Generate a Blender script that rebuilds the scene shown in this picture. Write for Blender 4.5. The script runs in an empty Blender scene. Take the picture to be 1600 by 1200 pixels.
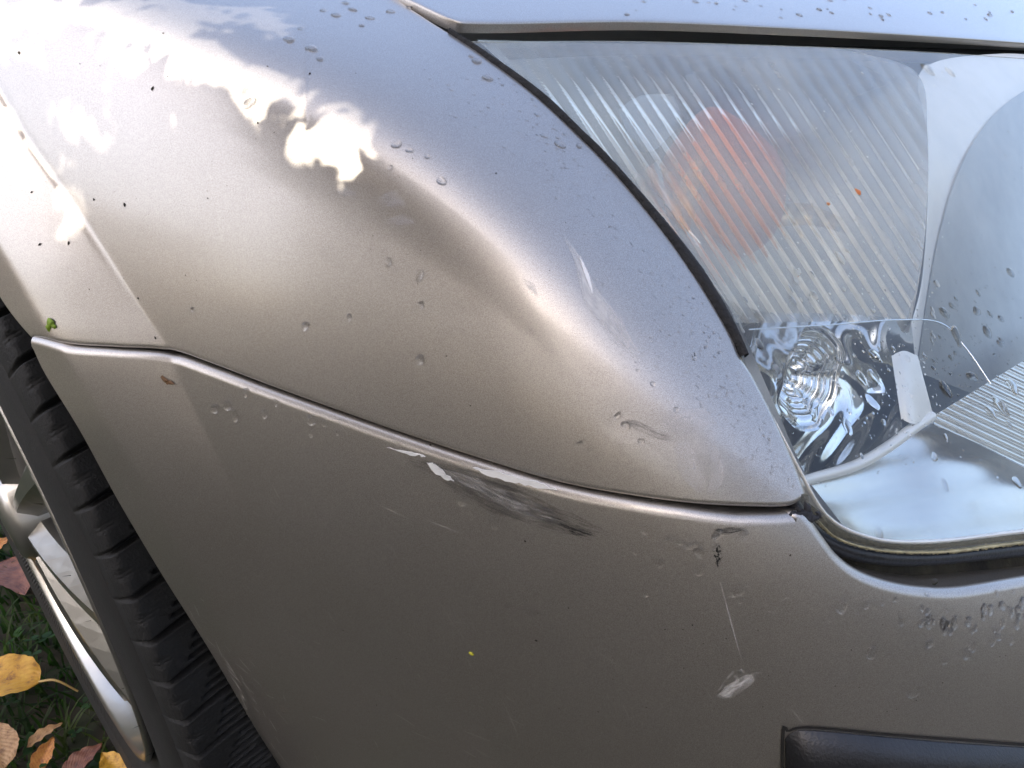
import bpy, bmesh, math, random
import numpy as np
from mathutils import Vector, Matrix
rng = np.random.default_rng(7); random.seed(7)
R = math.radians
SC = bpy.context.scene; COL = SC.collection

# ------------------------------------------------------------------ camera, sky, sun, exposure
WK = 1.14                                   # wheel scale (tyre radius about 0.32 m)
PITCH = R(29.78); CAMZ = 0.712; FPX = 1155.0
cam = bpy.data.objects.new('camera', bpy.data.cameras.new('camera')); COL.objects.link(cam)
cam.location = (0, 0, CAMZ); cam.rotation_euler = (math.pi/2-PITCH, 0, 0)
cam.data.sensor_width = 36.0; cam.data.lens = 36.0*FPX/1600.0
cam.data.clip_start = 0.02; cam.data.clip_end = 500
SC.camera = cam
SUN = Vector((-0.40, -0.56, 0.72)).normalized()           # towards the sun
sun_el = math.asin(SUN.z); sun_az = math.atan2(SUN.x, SUN.y)
W = bpy.data.worlds.new('World'); SC.world = W; W.use_nodes = True
wn = W.node_tree.nodes; wl = W.node_tree.links
sky = wn.new('ShaderNodeTexSky'); sky.sky_type = 'NISHITA'; sky.sun_disc = False
sky.sun_elevation = sun_el; sky.sun_rotation = sun_az; sky.dust_density = 5.0; sky.ozone_density = 0.0; sky.air_density = 0.7
bg = wn['Background']; bg.inputs['Strength'].default_value = 0.15
wl.new(sky.outputs[0], bg.inputs['Color'])
sl = bpy.data.lights.new('sun', 'SUN'); sl.energy = 2.4; sl.angle = R(0.4); sl.color = (1, .93, .82)
so = bpy.data.objects.new('sun', sl); COL.objects.link(so)
so.rotation_euler = SUN.to_track_quat('Z', 'Y').to_euler()
SC.view_settings.view_transform = 'Standard'; SC.view_settings.look = 'None'
SC.view_settings.exposure = 2.08; SC.view_settings.gamma = 1.0
SC.render.resolution_x = 1024; SC.render.resolution_y = 768

# ------------------------------------------------------------------ rays and the body surface
CP, SP = math.cos(PITCH), math.sin(PITCH)
CAM = np.array([0, 0, CAMZ])
def rays(u, v):
    x = (np.asarray(u, float)-800)/FPX; y = -(np.asarray(v, float)-600)/FPX
    return np.stack([x, CP+y*SP, -SP+y*CP], -1)
def unit(a): a = np.asarray(a, float); return a/np.linalg.norm(a, axis=-1, keepdims=True)
def at(u, v, t): return CAM+rays(u, v)*np.asarray(t)[..., None]
YAWC = R(25.0)
CF = np.array([math.cos(YAWC), -math.sin(YAWC), 0]); CN = np.array([-math.sin(YAWC), -math.cos(YAWC), 0])
UP = np.array([0, 0, 1.0])
def tilt(h, deg): return h*math.cos(R(deg))+UP*math.sin(R(deg))
BS = 0.81                                   # distance scale of the body
def lse(fs, k):
    f = np.stack(fs, 0); m = f.max(0); return m+k*np.log(np.exp((f-m)/k).sum(0))
def pl(p, n, a): return ((p-a)*n).sum(-1)
N_LOW, A_LOW = tilt(CN, -9), at(560, 800, .262*BS)                        # flank below the seam
N_UP, A_UP = tilt(CN, 24), at(500, 420, .262*BS)                         # flank above it, leaning in
N_NOSE, A_NOSE = tilt(unit(CF*.75+CN*.66), 16), at(1480, 1060, .262*BS)
N_HOOD, A_HOOD = unit(UP*.93+CF*.20+CN*.12), at(950, 15, .385*BS)
def FA(p): return lse([pl(p, N_LOW, A_LOW), pl(p, N_UP, A_UP), pl(p, N_NOSE, A_NOSE)], .030*BS)
def march(fn, u, v, off=0.0):
    d = rays(u, v); lo = np.full(d.shape[:-1], .03); hi = np.full(d.shape[:-1], 1.6)
    for _ in range(44):
        m = (lo+hi)/2; f = fn(CAM+d*m[..., None])-off
        lo = np.where(f > 0, m, lo); hi = np.where(f > 0, hi, m)
    return (lo+hi)/2
_u, _v = np.array([690., 985.]), np.array([180., 540.]); _t = march(FA, _u, _v); _p = at(_u, _v, _t)
_d = rays(1250., 60.); _c = CAM+_d*(((A_HOOD-CAM)*N_HOOD).sum()/(_d*N_HOOD).sum())
N_LAMP = unit(np.cross(_p[1]-_p[0], _c-_p[0])); N_LAMP = N_LAMP*np.sign(N_LAMP[2]); A_LAMP = _c    # slope that carries the headlight
def FB(p): return lse([pl(p, N_HOOD, A_HOOD), pl(p, N_LAMP, A_LAMP)], .020*BS)
def F(p): return lse([FA(p), FB(p)], .010*BS)
def hit_t(u, v, off=0.0): return march(F, u, v, off)
def grad(p):
    e = 1e-4; return unit(np.stack([F(p+e*np.eye(3)[i])-F(p-e*np.eye(3)[i]) for i in range(3)], -1))
def curve(pts):
    a = np.array(pts, float); return lambda x: np.interp(x, a[:, 0], a[:, 1])
def smooth_poly(pts, n):
    """Catmull-Rom through pts, n samples by arc length"""
    a = np.array(pts, float); P = np.vstack([2*a[0]-a[1], a, 2*a[-1]-a[-2]]); out = []
    for i in range(1, len(P)-2):
        t = np.linspace(0, 1, 24, endpoint=False)[:, None]
        p0, p1, p2, p3 = P[i-1], P[i], P[i+1], P[i+2]
        out.append(.5*((2*p1)+(-p0+p2)*t+(2*p0-5*p1+4*p2-p3)*t**2+(-p0+3*p1-3*p2+p3)*t**3))
    q = np.vstack(out+[a[-1:]]); s = np.r_[0, np.cumsum(np.linalg.norm(np.diff(q[:, :2], axis=0), axis=1))]
    x = np.linspace(0, s[-1], n); return np.stack([np.interp(x, s, q[:, k]) for k in range(q.shape[1])], 1)
def scurve(pts):
    q = smooth_poly(pts, 600); o = np.argsort(q[:, 0]); q = q[o]
    return lambda x: np.interp(x, q[:, 0], q[:, 1])
def vcurve(pts):                             # u as a function of v
    q = smooth_poly(pts, 600); o = np.argsort(q[:, 1]); q = q[o]
    return lambda x: np.interp(x, q[:, 1], q[:, 0])
# wheel-arch lip: crease, second line, and arch edge (u as function of v)
CR1 = vcurve([(-230, -260), (-110, -60), (0, 130), (60, 232), (110, 305), (170, 400), (215, 475), (262, 545), (300, 622), (345, 712), (388, 805), (430, 905), (462, 985), (510, 1110), (560, 1260), (590, 1380)])
CR2 = vcurve([(-330, -200), (-160, 110), (0, 388), (66, 507), (108, 560), (160, 642), (230, 752), (282, 845), (340, 950), (400, 1060), (450, 1150), (520, 1300), (545, 1380)])
def relief(u, v):
    """outward displacement of the arch lip, in metres"""
    px = .00027
    w = CR1(v)-u; W = np.maximum(CR1(v)-CR2(v), 10)
    fade = np.clip((1290-v)/430, 0, 1)
    fade = fade*fade*(3-2*fade)
    groove = -.0007*np.exp(-((w-7)/6.5)**2)*np.clip((480-v)/250, 0, 1)
    sp = lambda x, s: .5*(x+np.sqrt(x*x+s*s))
    a = sp(w, 2.5); b = sp(w-W, 6.0)
    # dents: a crease low on the fender and a shallow step beside the headlight
    def seg(x0, y0, x1, y1, w): 
        dx, dy = x1-x0, y1-y0; k = np.clip(((u-x0)*dx+(v-y0)*dy)/(dx*dx+dy*dy), 0, 1); return np.exp(-(((u-x0-k*dx)**2+(v-y0-k*dy)**2)/w**2))
    return groove+px*fade*(A1*a+A2*b)-.00016*seg(965, 660, 1070, 690, 24)-.00008*seg(905, 400, 975, 530, 26)
A1, A2 = 0.34, -0.52

# ------------------------------------------------------------------ object helpers
def obj(name, verts, faces, mat=None, parent=None, smooth=True, uv=None):
    me = bpy.data.meshes.new(name); me.from_pydata([tuple(map(float, p)) for p in verts], [], [tuple(f) for f in faces])
    if smooth: me.polygons.foreach_set('use_smooth', [True]*len(me.polygons))
    if uv is not None:
        l = me.uv_layers.new(name='UVMap'); li = np.empty(len(me.loops), np.int32); me.loops.foreach_get('vertex_index', li)
        l.data.foreach_set('uv', np.asarray(uv, np.float32)[li].ravel())
    me.update(); o = bpy.data.objects.new(name, me); COL.objects.link(o)
    if mat: me.materials.append(mat)
    if parent: o.parent = parent
    return o
def empty(name, loc=(0, 0, 0), parent=None):
    o = bpy.data.objects.new(name, None); COL.objects.link(o); o.empty_display_size = .05
    o.location = loc
    if parent: o.parent = parent
    return o
def tag(o, label=None, cat=None, group=None, kind=None):
    if label: o['label'] = label
    if cat: o['category'] = cat
    if group: o['group'] = group
    if kind: o['kind'] = kind
    return o
def gridfaces(nu, nv, flip=False):
    i, j = np.meshgrid(np.arange(nu-1), np.arange(nv-1), indexing='ij')
    a = (i*nv+j).ravel(); b = ((i+1)*nv+j).ravel(); f = np.stack([a, a+1, b+1, b], 1)
    return f[:, ::-1] if flip else f
def grid_obj(name, P, mat, parent, uv=None, flip=False):
    nu, nv = P.shape[:2]
    return obj(name, P.reshape(-1, 3), gridfaces(nu, nv, flip).tolist(), mat, parent, True, None if uv is None else uv.reshape(-1, 2))
def roll(P, N, side, r, depth, n=6):
    """extend a grid P (nu,nv,3) past one of its edges with a rounded return"""
    if side in ('top', 'bottom'):
        e = P[:, 0 if side == 'top' else -1]; q = P[:, 1 if side == 'top' else -2]; nn = N[:, 0 if side == 'top' else -1]
    else:
        e = P[0 if side == 'left' else -1]; q = P[1 if side == 'left' else -2]; nn = N[0 if side == 'left' else -1]
    tg = unit(np.gradient(e, axis=0)); out = np.cross(nn, tg)
    ref = e[len(e)//2]-q[len(e)//2]
    if (out[len(e)//2]*ref).sum() < 0: out = -out
    rows = [e+out*r*math.sin(a)-nn*r*(1-math.cos(a)) for a in np.linspace(0, math.pi/2, n+1)[1:]]
    rows.append(rows[-1]-nn*depth)
    return rows
def surf(u, v, off=0.0, lip=True):
    t = hit_t(u, v); p = at(u, v, t); n = grad(p)
    o = np.asarray(off, float)
    p = p+n*(o[..., None] if np.ndim(o) else o)
    if lip: p = p-unit(p-CAM)*np.asarray(relief(u, v))[..., None]
    return p, n
def vnormals(P):
    du = np.gradient(P, axis=0); dv = np.gradient(P, axis=1); n = unit(np.cross(du, dv))
    c = CAM-P
    return np.where((n*c).sum(-1, keepdims=True) < 0, -n, n)

# ------------------------------------------------------------------ materials
def mat(name):
    m = bpy.data.materials.new(name); m.use_nodes = True; nt = m.node_tree
    return m, nt, nt.nodes['Principled BSDF']
def node(nt, t, **kw):
    n = nt.nodes.new(t)
    for k, v in kw.items():
        if k in n.inputs: n.inputs[k].default_value = v
        else: setattr(n, k, v)
    return n
def noise(nt, scale, detail=3, rough=.5, vec=None, dist=0.0):
    n = node(nt, 'ShaderNodeTexNoise', Scale=scale, Detail=detail, Roughness=rough, Distortion=dist)
    if vec: nt.links.new(vec, n.inputs['Vector'])
    return n
def objco(nt):
    return nt.nodes.new('ShaderNodeTexCoord').outputs['Object']
def ramp(nt, fac, stops):
    r = nt.nodes.new('ShaderNodeValToRGB'); e = r.color_ramp.elements
    while len(e) < len(stops): e.new(.5)
    for q, (p, c) in zip(e, stops):
        q.position = p; q.color = (*c, 1) if len(c) == 3 else c
    nt.links.new(fac, r.inputs[0]); return r.outputs[0]
def dull(m, v):
    m.node_tree.nodes['Principled BSDF'].inputs['Specular IOR Level'].default_value = v; return m
def plain(name, col, rough=.5, metal=0., var=.15, scale=60, bump=0., bscale=400, coat=0.):
    m, nt, b = mat(name); c = objco(nt)
    n = noise(nt, scale, 4, .6, c)
    lo = tuple(x*(1-var) for x in col); hi = tuple(min(1, x*(1+var)) for x in col)
    nt.links.new(ramp(nt, n.outputs[0], [(.3, lo), (.7, hi)]), b.inputs['Base Color'])
    b.inputs['Roughness'].default_value = rough; b.inputs['Metallic'].default_value = metal; b.inputs['Coat Weight'].default_value = coat
    if bump:
        bn = noise(nt, bscale, 3, .6, c); bp = node(nt, 'ShaderNodeBump', Strength=bump, Distance=.001)
        nt.links.new(bn.outputs[0], bp.inputs['Height']); nt.links.new(bp.outputs[0], b.inputs['Normal'])
    return m
def paint():
    m, nt, b = mat('champagne_metallic_paint'); c = objco(nt)
    n = noise(nt, 4600, 2, .7, c); fl = ramp(nt, n.outputs[0], [(.34, (.295, .275, .256)), (.5, (.425, .394, .36)), (.68, (.56, .53, .49))])
    d = noise(nt, 9, 6, .65, c); dm = ramp(nt, d.outputs[0], [(.35, (.93, .92, .90)), (.7, (1, 1, 1))])
    mx = node(nt, 'ShaderNodeMix', data_type='RGBA', blend_type='MULTIPLY'); mx.inputs[0].default_value = 1
    nt.links.new(fl, mx.inputs[6]); nt.links.new(dm, mx.inputs[7]); nt.links.new(mx.outputs[2], b.inputs['Base Color'])
    b.inputs['Metallic'].default_value = .84; b.inputs['Roughness'].default_value = .40
    b.inputs['Coat Weight'].default_value = 1.0; b.inputs['Coat IOR'].default_value = 1.5
    rr = noise(nt, 30, 5, .6, c); rm = node(nt, 'ShaderNodeMapRange'); nt.links.new(rr.outputs[0], rm.inputs[0])
    rm.inputs[3].default_value = .09; rm.inputs[4].default_value = .20; nt.links.new(rm.outputs[0], b.inputs['Coat Roughness'])
    # flake sparkle and orange peel
    bp = node(nt, 'ShaderNodeBump', Strength=.10, Distance=.00015); fn = noise(nt, 4000, 2, .6, c)
    nt.links.new(fn.outputs[0], bp.inputs['Height']); nt.links.new(bp.outputs[0], b.inputs['Normal'])
    cp = node(nt, 'ShaderNodeBump', Strength=.05, Distance=.0006); cn = noise(nt, 220, 2, .5, c)
    nt.links.new(cn.outputs[0], cp.inputs['Height']); nt.links.new(cp.outputs[0], b.inputs['Coat Normal'])
    return m
M = {}
M['paint'] = paint()
M['black'] = plain('black_trim_plastic', (.012, .012, .014), .38, 0, .2, 80, .25, 900)
M['seal'] = plain('black_foam_rubber', (.012, .012, .013), .9, 0, .4, 200, .9, 700)
M['gap'] = plain('dark_seam_interior', (.012, .011, .010), .7, 0, .5, 60)
M['grime'] = plain('mossy_grime', (.035, .032, .02), .85, 0, .7, 90, .6, 500)
M['chrome'] = plain('reflector_chrome', (.80, .81, .80), .10, 1., .05, 40, .06, 120)
M['satin'] = plain('satin_reflector', (.74, .71, .64), .26, 1., .08, 30, .05, 300)
M['bezel'] = plain('pale_bezel', (.58, .59, .57), .35, .25, .05, 30)
M['amber'] = plain('amber_plastic', (.72, .12, .006), .35, 0, .75, 70)
M['rubber'] = plain('tyre_rubber', (.013, .013, .013), .7, 0, .45, 40, .5, 700)
dull(M['rubber'], .35)
M['alloy'] = plain('silver_alloy', (.33, .325, .31), .34, .9, .1, 25, .1, 200, .5)

ZL = [float(at(u_, v_, hit_t(np.array(u_), np.array(v_)))[2]) for u_, v_ in ((1380., 640.), (1350., 360.))]
def lens_mat(name, haze, hazecol, rough, bump):
    """clear plastic: fresnel gloss over a see-through body with a slightly hazed skin"""
    m, nt, b = mat(name); nt.nodes.remove(b); out = nt.nodes['Material Output']; c = objco(nt)
    tr = node(nt, 'ShaderNodeBsdfTransparent'); tr.inputs[0].default_value = (.95, .965, .96, 1)
    gl = node(nt, 'ShaderNodeBsdfGlossy', Roughness=rough); df = node(nt, 'ShaderNodeBsdfDiffuse'); df.inputs[0].default_value = (*hazecol, 1)
    tl = node(nt, 'ShaderNodeBsdfTranslucent'); tl.inputs[0].default_value = (*hazecol, 1)
    hz = node(nt, 'ShaderNodeMixShader'); hz.inputs[0].default_value = .5
    nt.links.new(df.outputs[0], hz.inputs[1]); nt.links.new(tl.outputs[0], hz.inputs[2])
    if name.startswith('ribbed'):
        rf = node(nt, 'ShaderNodeBsdfRefraction', Roughness=.07, IOR=1.25); rf.inputs[0].default_value = (.95, .96, .94, 1)
        mr_ = node(nt, 'ShaderNodeMixShader'); mr_.inputs[0].default_value = .6; nt.links.new(tr.outputs[0], mr_.inputs[1]); nt.links.new(rf.outputs[0], mr_.inputs[2]); tr = mr_
    n = noise(nt, 14, 6, .62, c); mr = node(nt, 'ShaderNodeMapRange'); nt.links.new(n.outputs[0], mr.inputs[0])
    mr.inputs[1].default_value = .3; mr.inputs[2].default_value = .75; mr.inputs[3].default_value = haze*.45; mr.inputs[4].default_value = haze*1.4
    hz_out = mr.outputs[0]
    if name.startswith('hazed'):                   # the upward-facing upper lens is the more weathered part
        sz = node(nt, 'ShaderNodeSeparateXYZ'); nt.links.new(c, sz.inputs[0]); zr = node(nt, 'ShaderNodeMapRange'); nt.links.new(sz.outputs[2], zr.inputs[0])
        zr.inputs[1].default_value = ZL[0]; zr.inputs[2].default_value = ZL[1]; zr.inputs[3].default_value = .12; zr.inputs[4].default_value = 1.0
        mm = node(nt, 'ShaderNodeMath', operation='MULTIPLY'); nt.links.new(mr.outputs[0], mm.inputs[0]); nt.links.new(zr.outputs[0], mm.inputs[1]); hz_out = mm.outputs[0]
    m1 = node(nt, 'ShaderNodeMixShader'); nt.links.new(hz_out, m1.inputs[0]); nt.links.new(tr.outputs[0], m1.inputs[1]); nt.links.new(hz.outputs[0], m1.inputs[2])
    lw = node(nt, 'ShaderNodeLayerWeight', Blend=.5); pw = node(nt, 'ShaderNodeMath', operation='POWER'); nt.links.new(lw.outputs['Facing'], pw.inputs[0]); pw.inputs[1].default_value = 5.0
    fr = node(nt, 'ShaderNodeMath', operation='MULTIPLY_ADD'); nt.links.new(pw.outputs[0], fr.inputs[0]); fr.inputs[1].default_value = .9; fr.inputs[2].default_value = .05; m2 = node(nt, 'ShaderNodeMixShader')
    if bump:
        bn = noise(nt, 160, 3, .5, c); bp = node(nt, 'ShaderNodeBump', Strength=bump, Distance=.0006); nt.links.new(bn.outputs[0], bp.inputs['Height'])
        nt.links.new(bp.outputs[0], gl.inputs['Normal'])
    nt.links.new(fr.outputs[0], m2.inputs[0]); nt.links.new(m1.outputs[0], m2.inputs[1]); nt.links.new(gl.outputs[0], m2.inputs[2])
    nt.links.new(m2.outputs[0], out.inputs[0]); return m
M['lens'] = lens_mat('hazed_headlight_lens', .22, (.80, .80, .70), .03, .12)
M['inner_lens'] = lens_mat('ribbed_inner_lens', .26, (.94, .92, .80), .25, 0)
M['edge_lens'] = lens_mat('lens_edge_plastic', .35, (.55, .54, .44), .08, .3)
m, nt, b = mat('clear_water'); b.inputs['Base Color'].default_value = (1, 1, 1, 1); b.inputs['Roughness'].default_value = .0
b.inputs['Transmission Weight'].default_value = 1; b.inputs['IOR'].default_value = 1.33; M['water'] = m

# ------------------------------------------------------------------ ground
def ground_mat():
    m, nt, b = mat('lawn_soil'); c = objco(nt)
    n = noise(nt, 18, 8, .7, c); k = ramp(nt, n.outputs[0], [(.3, (.015, .012, .007)), (.45, (.026, .021, .012)), (.58, (.018, .025, .009)), (.72, (.05, .037, .018))])
    nt.links.new(k, b.inputs['Base Color']); b.inputs['Roughness'].default_value = .95
    return m
g = obj('ground', [(-60, -60, 0), (60, -60, 0), (60, 60, 0), (-60, 60, 0)], [(0, 1, 2, 3)], ground_mat(), smooth=False); tag(g, kind='structure')

# ------------------------------------------------------------------ car body panels
car = tag(empty('car', (0.3, .9, 0)), 'scratched champagne silver car corner with hazy headlight and grooved black tyre', 'car')
car.matrix_world = Matrix.Translation((.3, .9, 0))
bpy.context.view_layer.update()
def cpart(o):                                   # parent to the car, keeping world coordinates
    o.parent = car; o.matrix_parent_inverse = Matrix.Translation((-.3, -.9, 0)); return o

SEAM = [(-40, 520), (52, 529), (110, 540), (180, 544), (262, 549), (330, 571), (420, 605), (520, 641), (640, 683), (760, 722), (880, 757), (1000, 778), (1100, 789), (1200, 792), (1240, 790), (1300, 788)]
seam = scurve(SEAM)
SEALC = [(480, -130), (545, -60), (600, -14), (660, 28), (715, 62), (760, 92), (845, 160), (950, 262), (1030, 356), (1088, 440), (1135, 520), (1150, 556), (1172, 590), (1205, 655), (1235, 725), (1249, 762), (1252, 772)]
sealc = scurve(SEALC)
ARCH_F = scurve([(-330, -110), (-200, 110), (-80, 320), (0, 462), (52, 529), (70, 545)])
# fender: columns u, from the headlight side down to the seam or arch
us = np.r_[np.arange(-240, 1236, 4), np.arange(1236, 1252.5, 1.0)]
top = np.where(us < 430, -190, np.maximum(sealc(us), -190)); top = np.where(us < 480, -190+0*us, top)
bot = np.where(us < 52, ARCH_F(us), seam(us)-8)
c0 = np.clip((us-1228)/24, 0, 1); bot = bot-16*(1-np.sqrt(np.maximum(0, 1-c0**2)))   # rounded front corner
bot = np.maximum(bot, top+4)
vv = top[:, None]+(bot-top)[:, None]*np.linspace(0, 1, 190)[None]
uu = np.repeat(us[:, None], 190, 1)
P, N = surf(uu, vv)
N = vnormals(P)
rb = roll(P, N, 'bottom', .0016, .006)
rt = roll(P, N, 'top', .0028, .010)
A = np.concatenate([np.stack(rt[::-1], 1), P, np.stack(rb, 1)], 1)
fender = cpart(grid_obj('fender', A, M['paint'], None))

# bumper
LAMPB = [(1244, 806), (1258, 822), (1275, 846), (1300, 878), (1335, 904), (1385, 922), (1440, 931), (1500, 931), (1600, 914), (1760, 885)]
lampb = scurve(LAMPB)
ARCH_B = scurve([(40, 515), (52, 533), (75, 582), (130, 672), (190, 782), (255, 892), (330, 1012), (400, 1132), (445, 1204), (500, 1300), (540, 1380)])
us = np.r_[np.arange(54, 1236, 4), np.arange(1236, 1320, 2), np.arange(1320, 1760, 5)]
w = np.clip((us-1225)/35, 0, 1)
wid = np.interp(us, [52, 110, 262, 640, 900, 1060, 1150, 1244], [8, 12, 16, 17, 19, 23, 29, 27])
top = np.where(us < 1244, seam(us)+wid, lampb(us)+2)
bot = np.where(us < 520, np.minimum(ARCH_B(us), 1380), 1380); bot = np.maximum(bot, top+2)
vv = top[:, None]+(bot-top)[:, None]*np.linspace(0, 1, 200)[None]
uu = np.repeat(us[:, None], 200, 1)
P, N = surf(uu, vv, .0012); N = vnormals(P)
rt = roll(P, N, 'top', .0030, .012, 12)
A = np.concatenate([np.stack(rt[::-1], 1), P], 1)
bumper = cpart(grid_obj('bumper', A, M['paint'], None))

# bonnet
HOODB = [(470, -135), (560, -50), (610, -8), (660, 18), (708, 40), (735, 43), (800, 43), (1000, 40), (1250, 50), (1450, 61), (1600, 71), (1780, 84)]
hoodb = scurve(HOODB)
us = np.arange(480, 1780, 5.0); bot = hoodb(us)-1; top = np.full_like(us, -260.)
vv = top[:, None]+(bot-top)[:, None]*np.linspace(0, 1, 60)[None]; uu = np.repeat(us[:, None], 60, 1)
P, N = surf(uu, vv, .002, False); N = vnormals(P)
rb = roll(P, N, 'bottom', .0009, .003)
hood = cpart(grid_obj('bonnet', np.concatenate([P, np.stack(rb, 1)], 1), M['paint'], None))

# ------------------------------------------------------------------ strips (seals, gaps)
def strip(name, path, width, height, off, m, n=160, parent=None, seg=6, lip=False, jag=0.0):
    """a half-round strip lying on the body along a pixel path; width in px (scalar or list)"""
    q = smooth_poly(path, n); u, v = q[:, 0], q[:, 1]
    wd = np.interp(np.linspace(0, 1, n), np.linspace(0, 1, len(np.atleast_1d(width))), np.atleast_1d(width))
    p, nn = surf(u, v, 0.0, lip); t = hit_t(u, v)
    tg = unit(np.gradient(p, axis=0)); sd = np.cross(nn, tg)
    hw = wd*t/FPX*.5
    rows = []
    for a in np.linspace(0, math.pi, seg+1):
        jj = 1+jag*rng.normal(size=n)[:, None]
        rows.append(p+sd*(hw*math.cos(a))[:, None]*jj+nn*(off+height*math.sin(a)))
    return cpart(grid_obj(name, np.stack(rows, 1), m, None))
strip('seam_gap', SEAM[1:]+[], 34, 0.0, -.009, M['gap'], 220, lip=True, seg=2)
strip('seam_gap', [(480, -160)]+HOODB[2:], 42, 0.0, -.010, M['gap'], 200, seg=2)
strip('seam_gap', SEALC[2:], 60, 0.0, -.011, M['gap'], 200, seg=2)
strip('seam_gap', [(1230, 770), (1262, 812), (1300, 852), (1350, 888), (1430, 905), (1520, 905), (1620, 890), (1780, 865)], 110, 0.0, -.016, M['grime'], 160, seg=2)
strip('headlight_seal', [(702, 50), (760, 88), (845, 150), (910, 212), (950, 252), (1030, 345), (1090, 424), (1132, 492), (1152, 530), (1164, 556)], [6, 14, 16, 14, 15, 18, 24, 30, 26, 14], .0030, -.0015, M['seal'], 260, jag=.05)

# dark structure inside the corner
vs = np.linspace(-260, 1380, 60); ul = np.where(vs < 530, np.interp(vs, [-260, 530], [420, 420]), ARCH_B(vs)*0+np.interp(vs, [530, 800, 1100, 1380], [420, 420, 560, 720]))
uu = ul[None]+(1900-ul)[None]*np.linspace(0, 1, 70)[:, None]; vv = np.repeat(vs[None], 70, 0)
cpart(grid_obj('inner_structure', surf(uu, vv, -.13, False)[0], M['gap'], None))

# ------------------------------------------------------------------ wheel
WYAW = R(45.57); WC = CAM+np.array([-.3455, .400, -.335])*WK
WM = Matrix.Translation(Vector(WC)) @ Matrix.Rotation(-WYAW, 4, 'Z')     # local x forward, y inboard, z up
wheel = empty('wheel'); cpart(wheel); wheel.matrix_world = WM
bpy.context.view_layer.update()
def lathe(name, prof, n, m, parent, a0=0, a1=2*math.pi):
    pr = np.array(prof)*WK; th = np.linspace(a0, a1, n)
    P = np.stack([pr[None, :, 0]*np.cos(th)[:, None], np.repeat(pr[None, :, 1], n, 0), pr[None, :, 0]*np.sin(th)[:, None]], -1)
    return grid_obj(name, P, m, parent)
def tyre_mat():
    m = plain('tyre_sidewall', (.007, .007, .0065), .75, 0, .35, 40, .0); nt = m.node_tree; b = nt.nodes['Principled BSDF']; c = objco(nt)
    sx = node(nt, 'ShaderNodeSeparateXYZ'); nt.links.new(c, sx.inputs[0])
    def mth(op, a, bb=None):
        n = node(nt, 'ShaderNodeMath', operation=op)
        for i, x in enumerate((a, bb)):
            if x is None: continue
            if isinstance(x, (int, float)): n.inputs[i].default_value = x
            else: nt.links.new(x, n.inputs[i])
        return n.outputs[0]
    an = mth('ARCTAN2', sx.outputs[2], sx.outputs[0]); wv = mth('SINE', mth('MULTIPLY', an, 420.0))
    r = mth('SQRT', mth('ADD', mth('MULTIPLY', sx.outputs[0], sx.outputs[0]), mth('MULTIPLY', sx.outputs[2], sx.outputs[2])))
    inb = mth('MULTIPLY', mth('GREATER_THAN', r, .203*WK), mth('LESS_THAN', r, .224*WK))
    h = mth('MULTIPLY', wv, inb); nn = noise(nt, 700, 3, .6, c)
    h2 = mth('ADD', h, mth('MULTIPLY', nn.outputs[0], .6))
    bp = node(nt, 'ShaderNodeBump', Strength=.7, Distance=.0007); nt.links.new(h2, bp.inputs['Height']); nt.links.new(bp.outputs[0], b.inputs['Normal'])
    return m
lathe('tyre', [(.186, .012), (.1905, .010), (.194, .009), (.198, .0085), (.203, .008), (.206, .0062), (.222, .0022), (.224, .0022), (.236, .0004), (.245, .000), (.252, .0003), (.262, .0012), (.2765, .004), (.2775, .0055), (.279, .0055),
               (.284, .007), (.286, .016), (.287, .04), (.287, .16), (.282, .186), (.25, .198), (.2, .19)], 260, tyre_mat(), wheel)
# tread blocks: one pitch of the tread as a height field, with curved grooves, sipes and a small star mark
NP = 88; PA = 2*math.pi/NP
nf, nw = 46, 80
fx = np.linspace(0, 1, nf)[:, None]; wy = np.linspace(0, .105, nw)[None]
sgn = lambda d, s: np.clip(d/s+.5, 0, 1)
groove_c = .10+.55*np.clip((wy-.004)/.03, 0, 1)**.6*0+ .42*np.exp(-(wy/.016)**1.4)*-1+.42
gd = np.abs(((fx-groove_c*.55+.5) % 1)-.5)                         # distance to the curved lateral groove
gw = .032+.025*np.clip(wy/.03, 0, 1)
blk = sgn(gd-gw, .10); blk = blk*blk*(3-2*blk)
taper = np.clip((wy-.000)/.005, 0, 1)
circ = sgn(np.abs(wy-.052)-.0042, .002)*sgn(np.abs(wy-.098)-.0042, .002)
hgt = .0052*blk*circ
loc = (fx-groove_c*.55) % 1
for k in range(4):
    s = np.exp(-((loc-(.20+.19*k))/.045)**4)*sgn(.0062-np.abs(wy-(.0215+.0028*k)), .001)
    hgt = hgt-.0032*s*blk
zz = np.sin(fx*2*math.pi*6)*.0
s2 = np.exp(-(((wy-.060-.006*np.sin(fx*math.pi*4)) % .011-.0055)/.0010)**4)*(wy > .058); hgt = hgt-.004*s2*blk
st = np.zeros_like(hgt)
for a in range(3):
    ca, sa = math.cos(a*math.pi/3), math.sin(a*math.pi/3)
    X = (((fx-groove_c*.55-.5+1.5) % 1)-.5)*.0215; Y = wy-.0055; al = X*ca+Y*sa; ac = -X*sa+Y*ca
    st = np.maximum(st, np.exp(-(ac/.0006)**4)*(np.abs(al) < .0028))
hgt = hgt+.0008*st*0-.0009*st
base_r = .2865-.010*np.clip((.006-wy)/.006, 0, 1)**2+0*fx
hgt = hgt*np.clip(.35+.65*wy/.004, 0, 1)
rr = (base_r+hgt)*WK; an = (fx-.5)*PA+0*wy; yy = (wy+.0035+0*fx)*WK
P = np.stack([rr*np.cos(an), yy, rr*np.sin(an)], -1)
sk = np.concatenate([(P[:, :1]*np.array([1, 1, 1])-np.array([0, 0, 0])), P], 1)
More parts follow.
